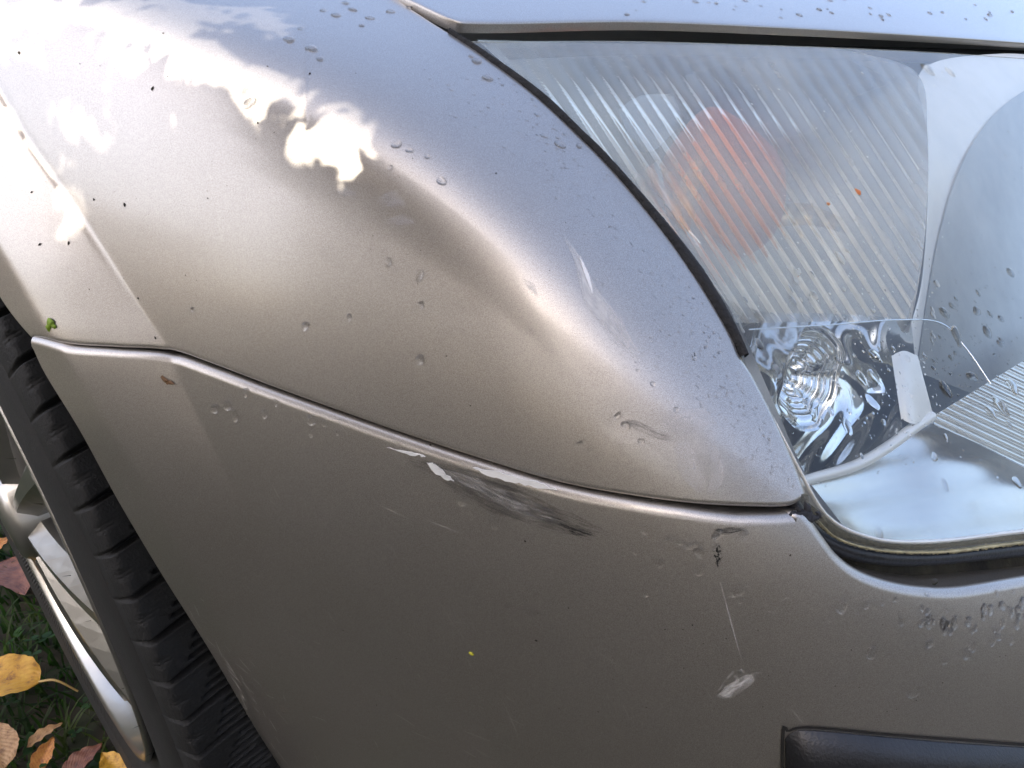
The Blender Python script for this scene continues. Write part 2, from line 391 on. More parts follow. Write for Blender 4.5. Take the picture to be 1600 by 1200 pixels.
e0 = P[:, 0].copy(); sc0 = (.279*WK)/np.linalg.norm(e0[:, [0, 2]], axis=1); e0[:, 0] *= sc0; e0[:, 2] *= sc0; e0[:, 1] = .0055*WK
P = np.concatenate([e0[:, None], P], 1)
blk0 = grid_obj('tread_block', P, M['rubber'], wheel)
for k in range(1, NP):
    b2 = blk0.copy(); COL.objects.link(b2); b2.parent = wheel; b2.rotation_euler = (0, k*PA, 0)
# rim: lip, bowl, ten twin-edged spokes
lathe('rim_lip', [(.1855, .040), (.186, .018), (.188, .009), (.1915, .0055), (.1905, .0035), (.186, .0035), (.1825, .006), (.180, .014), (.176, .021)], 220, M['alloy'], wheel)
lathe('rim_barrel', [(.184, .019), (.178, .026), (.172, .05), (.168, .12)], 120, M['alloy'], wheel)
lathe('brake_disc', [(.02, .085), (.135, .085), (.137, .09), (.137, .105), (.02, .11)], 60, plain('brake_iron', (.12, .10, .09), .5, .8), wheel)
def spoke(a):
    pts = []; X = np.linspace(.03, .179, 9)
    for x in X:
        f = (x-.03)/.149; hw = .011+.016*f**1.5; zf = .000+.016*f*f; prof = [(-hw, zf+.030), (-hw*.92, zf+.010), (-hw*.25, zf), (hw*.25, zf), (hw*.92, zf+.010), (hw, zf+.030)]
        pts.append([(x*WK, p[1]*WK, p[0]*WK) for p in prof])
    P = np.array(pts); o = grid_obj('spoke', P, M['alloy'], wheel); o.data.polygons.foreach_set('use_smooth', [False]*len(o.data.polygons)); o.rotation_euler = (0, a, 0); return o
s0 = spoke(0)
for k in range(1, 9):
    s1 = s0.copy(); COL.objects.link(s1); s1.parent = wheel; s1.rotation_euler = (0, k*2*math.pi/9, 0)
lathe('hub_cap', [(.001, -.008), (.028, -.006), (.034, .0), (.036, .02)], 60, M['alloy'], wheel)
# moulding hairs on the sidewall
hv, hf = [], []
for k in range(46):
    a = k*2*math.pi/46+rng.uniform(-.03, .03); r0 = rng.choice([.203, .2245])*WK; L = .004*WK
    for s in (0, 1):
        c, sn = math.cos(a+s*.0018), math.sin(a+s*.0018); hv += [(r0*c, -.0005, r0*sn)]
    c, sn = math.cos(a+.01), math.sin(a+.01); hv += [((r0+.001)*c, -.0005-L, (r0+.001)*sn)]; hf.append((3*k, 3*k+1, 3*k+2))
tag(obj('rubber_hairs', hv, hf, M['rubber'], wheel), kind='stuff')
# arch liner
th = np.linspace(R(-75), R(150), 60); yl = np.linspace(.07, .36, 4)
P = np.stack([np.repeat((.338*WK*np.cos(th))[:, None], 4, 1), np.repeat(yl[None], 60, 0), np.repeat((.338*WK*np.sin(th))[:, None], 4, 1)], -1)
ln = grid_obj('wheel_arch_liner', P, M['black'], None); ln.matrix_world = WM; cpart(ln); ln.matrix_world = WM
dv = [(0, .34, 0)]+[tuple(p) for p in P[:, -1]]
lb = obj('inner_wing', dv, [(0, i, i+1) for i in range(1, 60)], M['black']); lb.matrix_world = WM; cpart(lb); lb.matrix_world = WM

# ------------------------------------------------------------------ headlight
lamp = empty('headlight'); cpart(lamp)
def hp(o): o.parent = lamp; o.matrix_parent_inverse = lamp.matrix_world.inverted(); return o
lamp.matrix_world = Matrix.Identity(4)
bpy.context.view_layer.update()
def deep(u, v, off):
    d = rays(u, v); t = hit_t(u, v, -.002); L = np.linalg.norm(d, axis=-1)
    return CAM+d*(t+off/L)[..., None]
def ruled(name, A, B, nu, nv, m, disp=None, bulge=0.0, kind=None, smooth=True):
    """a sheet between two curves of (u, v, depth behind the lens)"""
    a = smooth_poly(A, nu); b = smooth_poly(B, nu); s = np.linspace(0, 1, nv)[None, :, None]
    q = a[:, None]*(1-s)+b[:, None]*s; off = q[..., 2]+bulge*4*(s*(1-s))[..., 0]
    if disp: off = off+disp(q[..., 0], q[..., 1])
    o = grid_obj(name, deep(q[..., 0], q[..., 1], off), m, None); hp(o)
    if not smooth: o.data.polygons.foreach_set('use_smooth', [False]*len(o.data.polygons))
    return o
# outer lens with a rolled edge
LT = scurve([(735, 57), (800, 57), (1000, 58), (1250, 67), (1450, 77), (1600, 88), (1790, 103)])
LB = scurve([(738, 60), (760, 80), (800, 112), (860, 160), (930, 226), (990, 282), (1052, 362), (1106, 434), (1148, 506), (1178, 575), (1212, 652), (1255, 738), (1283, 790), (1308, 818), (1345, 838), (1400, 850), (1480, 849), (1600, 834), (1790, 812)])
us = np.r_[np.arange(740, 1400, 3.0), np.arange(1400, 1780, 5)]
t0, b0 = LT(us), np.maximum(LB(us), LT(us)+1)
vv = t0[:, None]+(b0-t0)[:, None]*np.linspace(0, 1, 150)[None]; uu = np.repeat(us[:, None], 150, 1)
P, N = surf(uu, vv, -.002, False); N = vnormals(P)
hp(grid_obj('lens', P, M['lens'], None))
rb = roll(P, N, 'bottom', .0026, .004, 7); hp(grid_obj('lens_edge', np.stack([P[:, -1]]+rb, 1), M['edge_lens'], None))
rt = roll(P, N, 'top', .0030, .004, 7); hp(grid_obj('lens_edge', np.stack([P[:, 0]]+rt, 1), M['edge_lens'], None))
strip('lens_flange', [(752, 74), (852, 163), (948, 262), (1036, 362), (1096, 442), (1138, 508), (1170, 572)], [8, 16, 18, 16, 14, 12, 8], .0020, -.0030, M['edge_lens'], 200, jag=.03)
# back of the housing
ruled('housing', [(700, 30, .17), (1000, 30, .17), (1300, 40, .17), (1800, 60, .17)], [(1140, 900, .10), (1300, 900, .10), (1500, 900, .10), (1800, 870, .10)], 40, 40, M['bezel'])
# indicator chamber: concave reflector, amber cap, ribbed inner lens
ruled('indicator_reflector', [(745, 62, .012), (860, 165, .012), (960, 266, .013), (1060, 375, .014), (1140, 480, .016), (1160, 520, .018)],
      [(1340, 78, .016), (1440, 130, .02), (1452, 230, .022), (1448, 340, .022), (1436, 440, .022), (1420, 520, .022)], 90, 60, M['bezel'],
      lambda u, v: .004*np.sin((u*.6+v)/46.0), .115)
ce = deep(np.array(1116.), np.array(296.), np.array(.064))
bm = bmesh.new(); bmesh.ops.create_uvsphere(bm, u_segments=40, v_segments=24, radius=1)
for q in bm.verts:                                  # shell shape: pointed towards the top
    z_ = q.co.z; q.co.x *= 1-.5*max(0, z_)**1.5; q.co.x += .16*z_*z_
me = bpy.data.meshes.new('amber_cap'); bm.to_mesh(me); bm.free(); me.polygons.foreach_set('use_smooth', [True]*len(me.polygons)); me.materials.append(M['amber'])
am = bpy.data.objects.new('amber_cap', me); COL.objects.link(am); hp(am)
am.matrix_world = Matrix.Translation(Vector(ce)) @ Matrix.Rotation(R(-20), 4, 'Y') @ Matrix.Diagonal((.029, .019, .033, 1))
ruled('indicator_bulb', [(1086, 246, .036), (1066, 282, .036), (1050, 322, .036), (1060, 356, .036)], [(1108, 250, .038), (1094, 286, .038), (1082, 326, .038), (1078, 360, .038)], 30, 12, plain('orange_bulb_glass', (1.0, .26, .01), .2, 0, .5, 90), None, -.006)
grey_facet = plain('grey_facet', (.30, .305, .30), .3, 1., .2, 50)
ruled('chamber_facet', [(1070, 118, .055), (1180, 92, .055), (1320, 92, .055), (1425, 118, .05)], [(1100, 186, .07), (1170, 214, .075), (1260, 206, .07), (1340, 150, .055)], 40, 16, grey_facet, None, .006)
ruled('chamber_facet', [(966, 172, .030), (1000, 150, .034), (1050, 146, .04)], [(990, 232, .036), (1020, 236, .042), (1070, 190, .05)], 24, 12, M['chrome'], None, .006)
ruled('chamber_facet', [(1010, 262, .03), (1022, 300, .03), (1040, 340, .03), (1082, 392, .03)], [(1030, 250, .036), (1040, 296, .036), (1056, 336, .036), (1096, 380, .036)], 24, 8, M['chrome'], None, .003)
ruled('chamber_facet', [(1215, 320, .05), (1260, 318, .05), (1315, 340, .05)], [(1205, 356, .06), (1265, 352, .06), (1325, 366, .06)], 24, 8, plain('warm_reflector', (.75, .62, .42), .2, 1., .1, 60), lambda u, v: .002*np.sin(u/6), .004)
tri = lambda x: np.abs(np.sin(np.pi*x))
ruled('ribbed_inner_lens', [(748, 64, .005), (860, 164, .006), (960, 264, .006), (1060, 374, .006), (1125, 455, .007), (1150, 505, .007)],
      [(1300, 74, .006), (1430, 112, .008), (1449, 215, .010), (1447, 340, .010), (1436, 430, .010), (1418, 500, .010)], 260, 240, M['inner_lens'],
      lambda u, v: -.0027*tri((u-(v-60)/1.55)/25.0))
# bezel round the main bowl, and the bowl
ruled('bezel', [(1424, 505, .012), (1440, 440, .012), (1449, 330, .012), (1450, 215, .012), (1440, 110, .008), (1560, 84, .006), (1680, 94, .006), (1790, 104, .006)],
      [(1432, 580, .030), (1448, 470, .030), (1468, 365, .030), (1500, 262, .030), (1550, 182, .026), (1620, 132, .022), (1700, 118, .022), (1790, 116, .022)], 110, 16, M['bezel'], None, -.004)
def revolve(name, c, axis, prof, n, m, jit=None):
    ax = Vector(axis).normalized(); q = ax.to_track_quat('Z', 'Y').to_matrix(); q = np.array(q); th = np.linspace(0, 2*math.pi, n); pr = np.array(prof)
    L = np.stack([pr[None, :, 0]*np.cos(th)[:, None], pr[None, :, 0]*np.sin(th)[:, None], np.repeat(pr[None, :, 1], n, 0)], -1)
    if jit: L = L+jit(th)[:, None, None]*np.array([0, 0, 1])
    return hp(grid_obj(name, L@q.T+c, m, None))
ruled('main_reflector', [(1432, 580, .026), (1448, 470, .026), (1468, 365, .026), (1500, 262, .026), (1550, 182, .024), (1620, 132, .020), (1700, 118, .020), (1790, 116, .020)],
      [(1580, 640, .075), (1650, 560, .10), (1690, 480, .115), (1710, 400, .12), (1730, 330, .12), (1745, 280, .12), (1775, 260, .12), (1800, 250, .12)], 100, 50, plain('grey_bowl', (.29, .295, .30), .36, 1., .15, 40), None, .012)
ruled('main_bulb_shade', [(1580, 640, .075), (1650, 560, .10), (1690, 480, .115), (1710, 400, .12), (1745, 280, .12), (1800, 250, .12)], [(1800, 640, .12), (1800, 560, .12), (1800, 480, .12), (1800, 400, .12), (1800, 330, .12), (1800, 250, .12)], 30, 8, M['black'])
# position lamp pocket
def crystal(u, v): return .0016*np.sin(u/9+np.sin(v/37)*2.2)*np.sin(v/23+u/61)+.0022*np.sin((u+v)/31)
ruled('lamp_pocket', [(1140, 470, .010), (1200, 488, .014), (1300, 490, .016), (1425, 498, .016)], [(1262, 752, .030), (1315, 742, .040), (1380, 708, .045), (1452, 655, .040)], 120, 120, M['chrome'], crystal, .030)
cp_ = deep(np.array(1272.), np.array(592.), np.array(.022))
pr = []
for i in range(8):
    r0 = .0030+.0019*i+.0004*math.sin(i*2.3); pr += [(r0, -.010+.0012*i), (r0+.0012, -.0100+.0013*i), (r0+.0016, -.0082+.0011*i)]
revolve('position_lamp', cp_, (.55, -.70, .25), pr, 60, M['chrome'], lambda th: .0010*np.sin(3*th+.5)+.0006*np.sin(7*th))
ruled('pillar', [(1393, 556, .010), (1412, 548, .008), (1434, 556, .010)], [(1408, 655, .016), (1430, 662, .014), (1458, 648, .018)], 14, 20, M['bezel'], None, -.002)
def tube_px(name, path, wpx, m, n=80):
    q = smooth_poly(path, n); p = deep(q[:, 0], q[:, 1], q[:, 2]); tg = unit(np.gradient(p, axis=0)); vd = unit(CAM-p); sd = unit(np.cross(vd, tg)); up = np.cross(tg, sd)
    r = wpx*.5*np.linalg.norm(p-CAM, axis=1)/FPX/1.1; rows = [p+(sd*math.cos(a)+up*math.sin(a))*r[:, None] for a in np.linspace(0, 2*math.pi, 9)]
    return hp(grid_obj(name, np.stack(rows, 1), m, None))
tube_px('reflector_ridge', [(1455, 650, .018), (1428, 668, .018), (1385, 700, .018), (1335, 728, .016), (1268, 748, .010), (1238, 758, .004)], 17, M['bezel'])
tube_px('bulb_wire', [(1170, 515, .006), (1290, 508, .006), (1400, 500, .006), (1470, 505, .006), (1510, 545, .006), (1548, 600, .006)], 2.4, M['chrome'])
ruled('lined_panel', [(1455, 652, .020), (1530, 606, .020), (1630, 545, .020), (1790, 450, .020)], [(1460, 664, .020), (1530, 694, .016), (1620, 738, .014), (1790, 815, .012)], 240, 180, M['satin'],
      lambda u, v: .0011*np.sin(2*np.pi*(v-.47*u)/11.0))
ruled('tray', [(1262, 750, .016), (1330, 735, .024), (1395, 702, .030), (1455, 662, .030), (1540, 700, .026), (1620, 740, .024), (1790, 818, .02)],
      [(1318, 822, .003), (1350, 838, .003), (1400, 847, .003), (1480, 846, .003), (1560, 838, .003), (1640, 828, .003), (1790, 812, .003)], 80, 30, M['satin'], lambda u, v: .0007*np.sin(v/9+u/60), .004)
strip('lens_highlight', [(1214, 650), (1256, 732), (1285, 787), (1310, 815), (1346, 834), (1400, 846), (1480, 845), (1600, 830), (1780, 809)], [3, 5, 6, 7, 7, 7, 7], .0010, -.0022, M['bezel'], 200, jag=.05)  # pale strip painted in place of the highlight along the lower lens edge
# gasket and sealant below the lens
strip('headlight_gasket', [(1168, 556), (1200, 632), (1242, 728), (1266, 790), (1296, 838), (1340, 862), (1400, 874), (1480, 874), (1600, 858), (1780, 836)], [10, 16, 20, 26, 30, 26, 26, 26, 26], .0030, -.0075, M['black'], 200)
strip('sealant_bead', [(1290, 815), (1320, 843), (1365, 858), (1420, 864), (1500, 862), (1600, 848), (1780, 826)], [3, 5, 6, 6, 6], .0012, -.0040, plain('yellowed_sealant', (.30, .27, .16), .5, 0, .5, 200), 260, jag=.3)
# black rubbing strip on the bumper
mt = scurve([(1224, 1150), (1232, 1140), (1250, 1134), (1300, 1137), (1400, 1147), (1500, 1156), (1600, 1163), (1790, 1178)])
us = np.r_[np.arange(1225, 1262, 1.5), np.arange(1262, 1780, 6)]; t0 = mt(us); b0 = np.full_like(us, 1380.)
vv = t0[:, None]+(b0-t0)[:, None]*(np.linspace(0, 1, 60)[None]**1.6); uu = np.repeat(us[:, None], 60, 1)
hgt = .0065*(1-np.exp(-np.maximum(0, uu-1224)/14))*(1-np.exp(-np.maximum(0, vv-t0[:, None]+1)/16))+.0014
P, N = surf(uu, vv, hgt, False); N = vnormals(P)
cpart(grid_obj('bumper_moulding', np.concatenate([np.stack([P[:, 0]-N[:, 0]*.006], 1), P], 1), M['black'], None))
strip('moulding_gap', [(1222, 1400), (1221, 1150), (1230, 1136), (1252, 1130), (1300, 1133), (1400, 1143), (1600, 1159), (1790, 1174)], 5, .0, .0016, M['gap'], 160, seg=2)

# ------------------------------------------------------------------ unseen tree shaped to dapple the corner, unseen hedges added for the paint to mirror
SZ = np.array(SUN); SX = unit(np.cross(SZ, UP)); SY = np.cross(SZ, SX); ORG = surf(np.array(230.), np.array(160.))[0]
def sunplane(p): q = p-ORG; return np.stack([q@SX, q@SY], -1)
SPOT = [(40, 15, 85, 9, 4), (30, 42, 95, 8, 0), (180, 35, 70, 22, 20), (270, 62, 95, 26, 33), (340, 100, 75, 18, 20), (385, 118, 60, 10, 8), (60, 85, 60, 5, 4), (205, 100, 42, 9, 28), (285, 128, 22, 9, 20),
        (430, 135, 40, 7, 15), (480, 150, 25, 6, 10), (385, 166, 30, 8, 10), (125, 193, 32, 9, -6), (150, 216, 45, 9, 0), (205, 226, 14, 5, 0), (535, 213, 58, 17, 8), (500, 228, 45, 9, 22), (470, 238, 20, 6, 20), (545, 252, 14, 9, 20),
        (15, 185, 22, 16, 50), (60, 262, 34, 12, 50), (105, 312, 36, 15, 55), (132, 350, 30, 14, 50), (150, 374, 18, 10, 50), (15, 225, 18, 8, 40), (108, 352, 20, 6, 30), (300, 15, 70, 12, 25), (420, 30, 60, 8, 25)]  # drawn sun spots that the leaf gaps are cut to
uu, vv = np.meshgrid(np.arange(-60, 620, 1.5), np.arange(-20, 420, 1.5), indexing='ij')
lit = np.zeros(uu.shape, bool); wob = np.sin(uu/11+np.sin(vv/9.1)*2)*.18+np.sin(uu/5.1+vv/3.3)*.14+np.sin(vv/4.2-uu/17)*.24
for cx, cy, rx, ry, an in SPOT:
    c, s_ = math.cos(R(an)), math.sin(R(an)); a = ((uu-cx)*c+(vv-cy)*s_)/rx; b = (-(uu-cx)*s_+(vv-cy)*c)/ry
    lit |= (a*a+b*b)**.5*1.85+wob*2.6 < 1
lp, _ = surf(uu[lit], vv[lit]); ab = sunplane(lp); RES = .0012; RO = np.array([-.6, -.6])
ras = np.zeros((1000, 1000), bool); ij = ((ab-RO)/RES).astype(int); ij = ij[((ij >= 0) & (ij < 1000)).all(1)]; ras[ij[:, 0], ij[:, 1]] = True
def blocked(p, grow=0):
    k = ((sunplane(p)-RO)/RES).astype(int); ok = ((k >= 0) & (k < 1000)).all(-1); k = np.clip(k, 0, 999); return ras[k[..., 0], k[..., 1]] & ok
big = ras.copy()
for _ in range(30):
    b2 = big.copy(); b2[1:] |= big[:-1]; b2[:-1] |= big[1:]; b2[:, 1:] |= big[:, :-1]; b2[:, :-1] |= big[:, 1:]; big = b2
def foliage_mat(name, stops, scale=30):
    m, nt, b = mat(name); c = objco(nt); n = noise(nt, scale, 3, .6, c); k = ramp(nt, n.outputs[0], stops); nt.links.new(k, b.inputs['Base Color']); b.inputs['Roughness'].default_value = .55
    tl = node(nt, 'ShaderNodeBsdfTranslucent'); nt.links.new(k, tl.inputs[0]); mx = node(nt, 'ShaderNodeMixShader'); mx.inputs[0].default_value = .68
    nt.links.new(b.outputs[0], mx.inputs[1]); nt.links.new(tl.outputs[0], mx.inputs[2]); nt.links.new(mx.outputs[0], nt.nodes['Material Output'].inputs[0])
    return m
def leafcloud(name, cen, size, m, parent, test=None, facing=None):
    """pointed six-sided leaves at the given centres"""
    n = len(cen); d = unit(rng.normal(size=(n, 3))); nn = unit(rng.normal(size=(n, 3)) if facing is None else facing+.55*rng.normal(size=(n, 3)))
    a = unit(np.cross(nn, d)); b = np.cross(nn, a); sz = np.broadcast_to(size, (n,))[:, None]
    sh = [(-1, 0, 0), (-.35, .42, .06), (.3, .36, .1), (1, 0, -.05), (.3, -.36, .1), (-.35, -.42, .06)]
    V = np.stack([cen+sz*.5*(x*a+y*b+z*nn) for x, y, z in sh], 1)
    if test is not None:
        mid = V.mean(1, keepdims=True); S = np.concatenate([V, mid, (V+mid)/2, (V+np.roll(V, 1, 1))/2], 1); V = V[~test(S).any(1)]
    n = len(V); f = (np.arange(n)[:, None]*6+np.arange(6)).tolist()
    return obj(name, V.reshape(-1, 3), f, m, parent, False)
def limb(name, pts, r0, r1, m, parent, seg=8):
    q = smooth_poly(pts, 24); tg = unit(np.gradient(q, axis=0)); sd = unit(np.cross(tg, np.array([.3, .2, .93]))); up = np.cross(tg, sd); r = np.linspace(r0, r1, 24)[:, None]
    return grid_obj(name, np.stack([q+(sd*math.cos(a)+up*math.sin(a))*r for a in np.linspace(0, 2*math.pi, seg+1)], 1), m, parent)
bark = plain('bark', (.07, .055, .04), .9, 0, .5, 25, .8, 60)
lf = foliage_mat('autumn_tree_leaf', [(.3, (.40, .36, .20)), (.5, (.58, .47, .28)), (.7, (.66, .54, .36))])
tree = tag(empty('shade_tree', (-2.1, -2.6, 0)), 'out-of-view autumn tree with leaf gaps shaped to throw sun spots on the car', 'tree'); bpy.context.view_layer.update()
def tpart(o): o.parent = tree; o.matrix_parent_inverse = Matrix.Translation((2.1, 2.6, 0)); return o
tpart(limb('trunk', [(-2.1, -2.6, 0), (-2.1, -2.55, 1.2), (-1.95, -2.4, 2.6), (-1.85, -2.2, 3.6)], .13, .05, bark, None))
def inview(V):
    q = V-CAM; dp = q[..., 1]*CP-q[..., 2]*SP; up = q[..., 1]*SP+q[..., 2]*CP; dp = np.where(dp > .02, dp, np.nan)
    return ((800+FPX*q[..., 0]/dp > -60) & (800+FPX*q[..., 0]/dp < 1660) & (600-FPX*up/dp > -60))
ctr = ORG+SZ*.36; bad = lambda S: blocked(S) | inview(S)
def layer(n, dist, hx, hy, th, lo, hi, test):
    cen = ORG+SZ*dist+SX*rng.uniform(-hx, hx, n)[:, None]+SY*rng.uniform(-hy, hy, n)[:, None]+SZ*rng.uniform(-th, th, n)[:, None]
    tpart(leafcloud('gobo_leaves', cen, rng.uniform(lo, hi, n), lf, None, test, SZ))  # out-of-view leaf sheets, left open where they would cover a sun spot
layer(3200, .36, .16, .15, .06, .008, .045, bad)
layer(7000, .34, .13, .12, .04, .003, .012, bad)
mid = ras.copy()
for _ in range(8):
    b2 = mid.copy(); b2[1:] |= mid[:-1]; b2[:-1] |= mid[1:]; b2[:, 1:] |= mid[:, :-1]; b2[:, :-1] |= mid[:, 1:]; mid = b2
ras_s = ras; ras = mid
layer(6000, 1.1, .42, .40, .2, .02, .09, bad); ras = ras_s
cb2 = np.array(ctr); tpart(limb('branch', [(-2.0, -2.45, 2.3), (-1.5, -1.6, 2.1), (-.8, -.6, 1.5), tuple(cb2+SZ*.25)], .04, .008, bark, None))
ras_s = ras; ras = big
NL = 11000; q = unit(rng.normal(size=(NL, 3)))*(rng.uniform(.15, 1, NL)**(1/3))[:, None]; c4 = np.array([0, .45, .4])+SZ*4.6
tpart(leafcloud('crown', c4+q*np.array([1.35, 1.6, 1.35]), rng.uniform(.10, .2, NL), lf, None, lambda S: blocked(S), SZ)); ras = ras_s
def row_of(name, label, cat, loc, mname, stops, n, line, ht):  # out-of-view leaf rows added to tone what the paint mirrors
    root = tag(empty(name, loc), label, cat); m = foliage_mat(mname, stops, 6); f = rng.uniform(0, 1, n)[:, None]
    cen = np.array(line[0])*(1-f)+np.array(line[1])*f-np.array(loc[:2]); cen = np.concatenate([cen[:, :2]+rng.normal(0, .2, (n, 2)), rng.uniform(0, 1, n)[:, None]*ht], 1)
    leafcloud('leaves', cen, rng.uniform(.08, .18, n), m, root, None, np.array([.4, .7, .2]))
row_of('added_pale_hedge', 'unseen pale hedge added left of the car to tone its reflections', 'hedge', (-6.0, 1.5, 0), 'hedge_leaf', [(.3, (.16, .13, .07)), (.5, (.28, .21, .12)), (.7, (.40, .29, .17))], 9000, ((-6.0, 7.0), (-6.0, -1.8)), 1.5)
row_of('added_dark_hedge', 'unseen dark hedge added behind the camera to darken the paint reflections', 'hedge', (-.5, -3.4, 0), 'dark_hedge_leaf', [(.3, (.04, .037, .025)), (.5, (.075, .066, .043)), (.7, (.12, .10, .065))], 20000, ((-6.0, -2.9), (4.6, -3.4)), 3.6)

# ------------------------------------------------------------------ marks on the paint
def decal_mat(name, col, ss, st, thr, soft, alpha=1.0, rough=.6):
    m, nt, b = mat(name); out = nt.nodes['Material Output']; tc = nt.nodes.new('ShaderNodeTexCoord'); mp = node(nt, 'ShaderNodeMapping'); mp.inputs['Scale'].default_value = (ss, st, 1)
    nt.links.new(tc.outputs['UV'], mp.inputs[0]); n = noise(nt, 1, 6, .68, mp.outputs[0], .4)
    sx = node(nt, 'ShaderNodeSeparateXYZ'); nt.links.new(tc.outputs['UV'], sx.inputs[0])
    def win(o):                                    # 4x(1-x): soft towards the border of the mark
        a = node(nt, 'ShaderNodeMath', operation='SUBTRACT'); a.inputs[0].default_value = 1; nt.links.new(o, a.inputs[1])
        q = node(nt, 'ShaderNodeMath', operation='MULTIPLY'); nt.links.new(o, q.inputs[0]); nt.links.new(a.outputs[0], q.inputs[1]); return q.outputs[0]
    w = node(nt, 'ShaderNodeMath', operation='MULTIPLY'); nt.links.new(win(sx.outputs[0]), w.inputs[0]); nt.links.new(win(sx.outputs[1]), w.inputs[1])
    w1 = node(nt, 'ShaderNodeMath', operation='MULTIPLY'); nt.links.new(w.outputs[0], w1.inputs[0]); w1.inputs[1].default_value = 16.0
    w2 = node(nt, 'ShaderNodeMath', operation='POWER'); nt.links.new(w1.outputs[0], w2.inputs[0]); w2.inputs[1].default_value = .45
    ad = node(nt, 'ShaderNodeMath', operation='MULTIPLY_ADD'); nt.links.new(w2.outputs[0], ad.inputs[0]); ad.inputs[1].default_value = .55; nt.links.new(n.outputs[0], ad.inputs[2])
    mr = node(nt, 'ShaderNodeMapRange'); nt.links.new(ad.outputs[0], mr.inputs[0]); mr.inputs[1].default_value = thr-.08; mr.inputs[2].default_value = thr+soft-.08; mr.inputs[4].default_value = alpha
    tr = node(nt, 'ShaderNodeBsdfTransparent'); mx = node(nt, 'ShaderNodeMixShader'); b.inputs['Base Color'].default_value = (*col, 1); b.inputs['Roughness'].default_value = rough
    nt.links.new(mr.outputs[0], mx.inputs[0]); nt.links.new(tr.outputs[0], mx.inputs[1]); nt.links.new(b.outputs[0], mx.inputs[2]); nt.links.new(mx.outputs[0], out.inputs[0]); return m
def decal(name, path, width, m, panel, off=.00012, n=60, base=0.0, label=None):
    q = smooth_poly(path, n); tg = unit(np.gradient(q, axis=0)); nr = np.stack([-tg[:, 1], tg[:, 0]], 1)
    wd = np.interp(np.linspace(0, 1, n), np.linspace(0, 1, len(np.atleast_1d(width))), np.atleast_1d(width))
    s = np.linspace(-.5, .5, 14); g = q[:, None]+nr[:, None]*(wd[:, None]*s[None])[..., None]
    P, _ = surf(g[..., 0], g[..., 1], base+off)
    uv = np.stack(np.broadcast_arrays(np.linspace(0, 1, n)[:, None], (s+.5)[None]), -1)
    o = grid_obj(name, P, m, None, uv); o.parent = panel; o.matrix_parent_inverse = panel.matrix_world.inverted()
    if label: o['label'] = label
    return o
bpy.context.view_layer.update()
BB = .0012
decal('paint_scuff', [(600, 700), (690, 735), (790, 775), (890, 815), (985, 842)], [14, 46, 70, 50, 16], decal_mat('dark_rub', (.045, .042, .042), 7, 9, .92, .36, .68), bumper, base=BB, label='dark streaky scuff below the seam')
decal('paint_scuff', [(625, 716), (720, 742), (820, 790), (925, 822)], [16, 42, 44, 20], decal_mat('pale_rub', (.50, .48, .46), 9, 12, 1.02, .25, .6), bumper, .0002, base=BB, label='pale streaky scuff below the seam')
decal('paint_scuff', [(830, 796), (870, 812), (915, 830), (960, 845)], [14, 34, 30, 10], decal_mat('black_rub', (.02, .02, .02), 5, 10, 1.10, .12, .8), bumper, .0003, base=BB)
decal('rub_mark', [(1106, 822), (1135, 827), (1172, 822)], [10, 18, 8], decal_mat('black_rub_short', (.02, .02, .02), 3, 14, 1.02, .15, .85), bumper, base=BB)
decal('rub_mark', [(1123, 836), (1120, 862), (1123, 892)], [12, 22, 8], decal_mat('black_blot', (.012, .012, .012), 9, 4, 1.06, .08, .95), bumper, base=BB)
wht = decal_mat('white_scrape', (.66, .64, .62), 5, 5, .92, .3, .75)
decal('paint_scrape', [(1106, 1087), (1125, 1080), (1152, 1066), (1194, 1040)], [14, 30, 22, 6], wht, bumper, base=BB, label='whitish scrape low on the bumper')
decal('paint_scrape', [(1112, 1078), (1140, 1058), (1168, 1036), (1172, 1020)], [14, 44, 40, 8], decal_mat('faint_scrape', (.60, .58, .56), 7, 7, 1.08, .25, .5), bumper, .0002, base=BB)
decal('long_scratch', [(1121, 892), (1134, 942), (1150, 1000), (1160, 1034)], [2, 3, 3.5, 2], decal_mat('scratch_white', (.55, .53, .51), 9, 1, .85, .4, .5), bumper, base=BB)
sm = decal_mat('pale_smear', (.70, .68, .67), 2.2, 2.2, .72, .7, .5, .35)
decal('dent_smear', [(1030, 668), (1070, 660), (1120, 652)], [30, 44, 30], sm, fender); decal('dent_smear', [(1062, 690), (1078, 730), (1098, 770)], [34, 40, 22], sm, fender)
decal('dent_smear', [(1110, 690), (1122, 735), (1108, 775)], [18, 26, 16], sm, fender)
decal('dent_scratch_crease', [(945, 655), (985, 660), (1030, 680), (1080, 694)], [12, 24, 18, 8], decal_mat('dent_dark', (.06, .058, .06), 5, 6, 1.0, .35, .6), fender)  # dark streaky band along the crease of the dent
decal('dent_scratch_crease', [(872, 358), (902, 405), (922, 458), (950, 500), (1004, 570)], [4, 14, 34, 34, 8], decal_mat('dent_pale', (.74, .72, .70), 6, 3, .78, .5, .7), fender, label='pale curved scratch beside the headlight')
decal('dent_scratch_crease', [(905, 400), (920, 440), (926, 462)], [3, 7, 3], decal_mat('dent_pale_line', (.80, .78, .76), 3, 1, .6, .4, .9), fender, .0002)
decal('dent_scratch_crease', [(812, 432), (832, 450), (842, 468)], [5, 16, 6], decal_mat('dent_pale_small', (.70, .68, .66), 3, 3, .9, .4, .55), fender)
decal('dent_scratch_crease', [(935, 470), (960, 505), (982, 542)], [22, 34, 12], sm, fender, .0002)
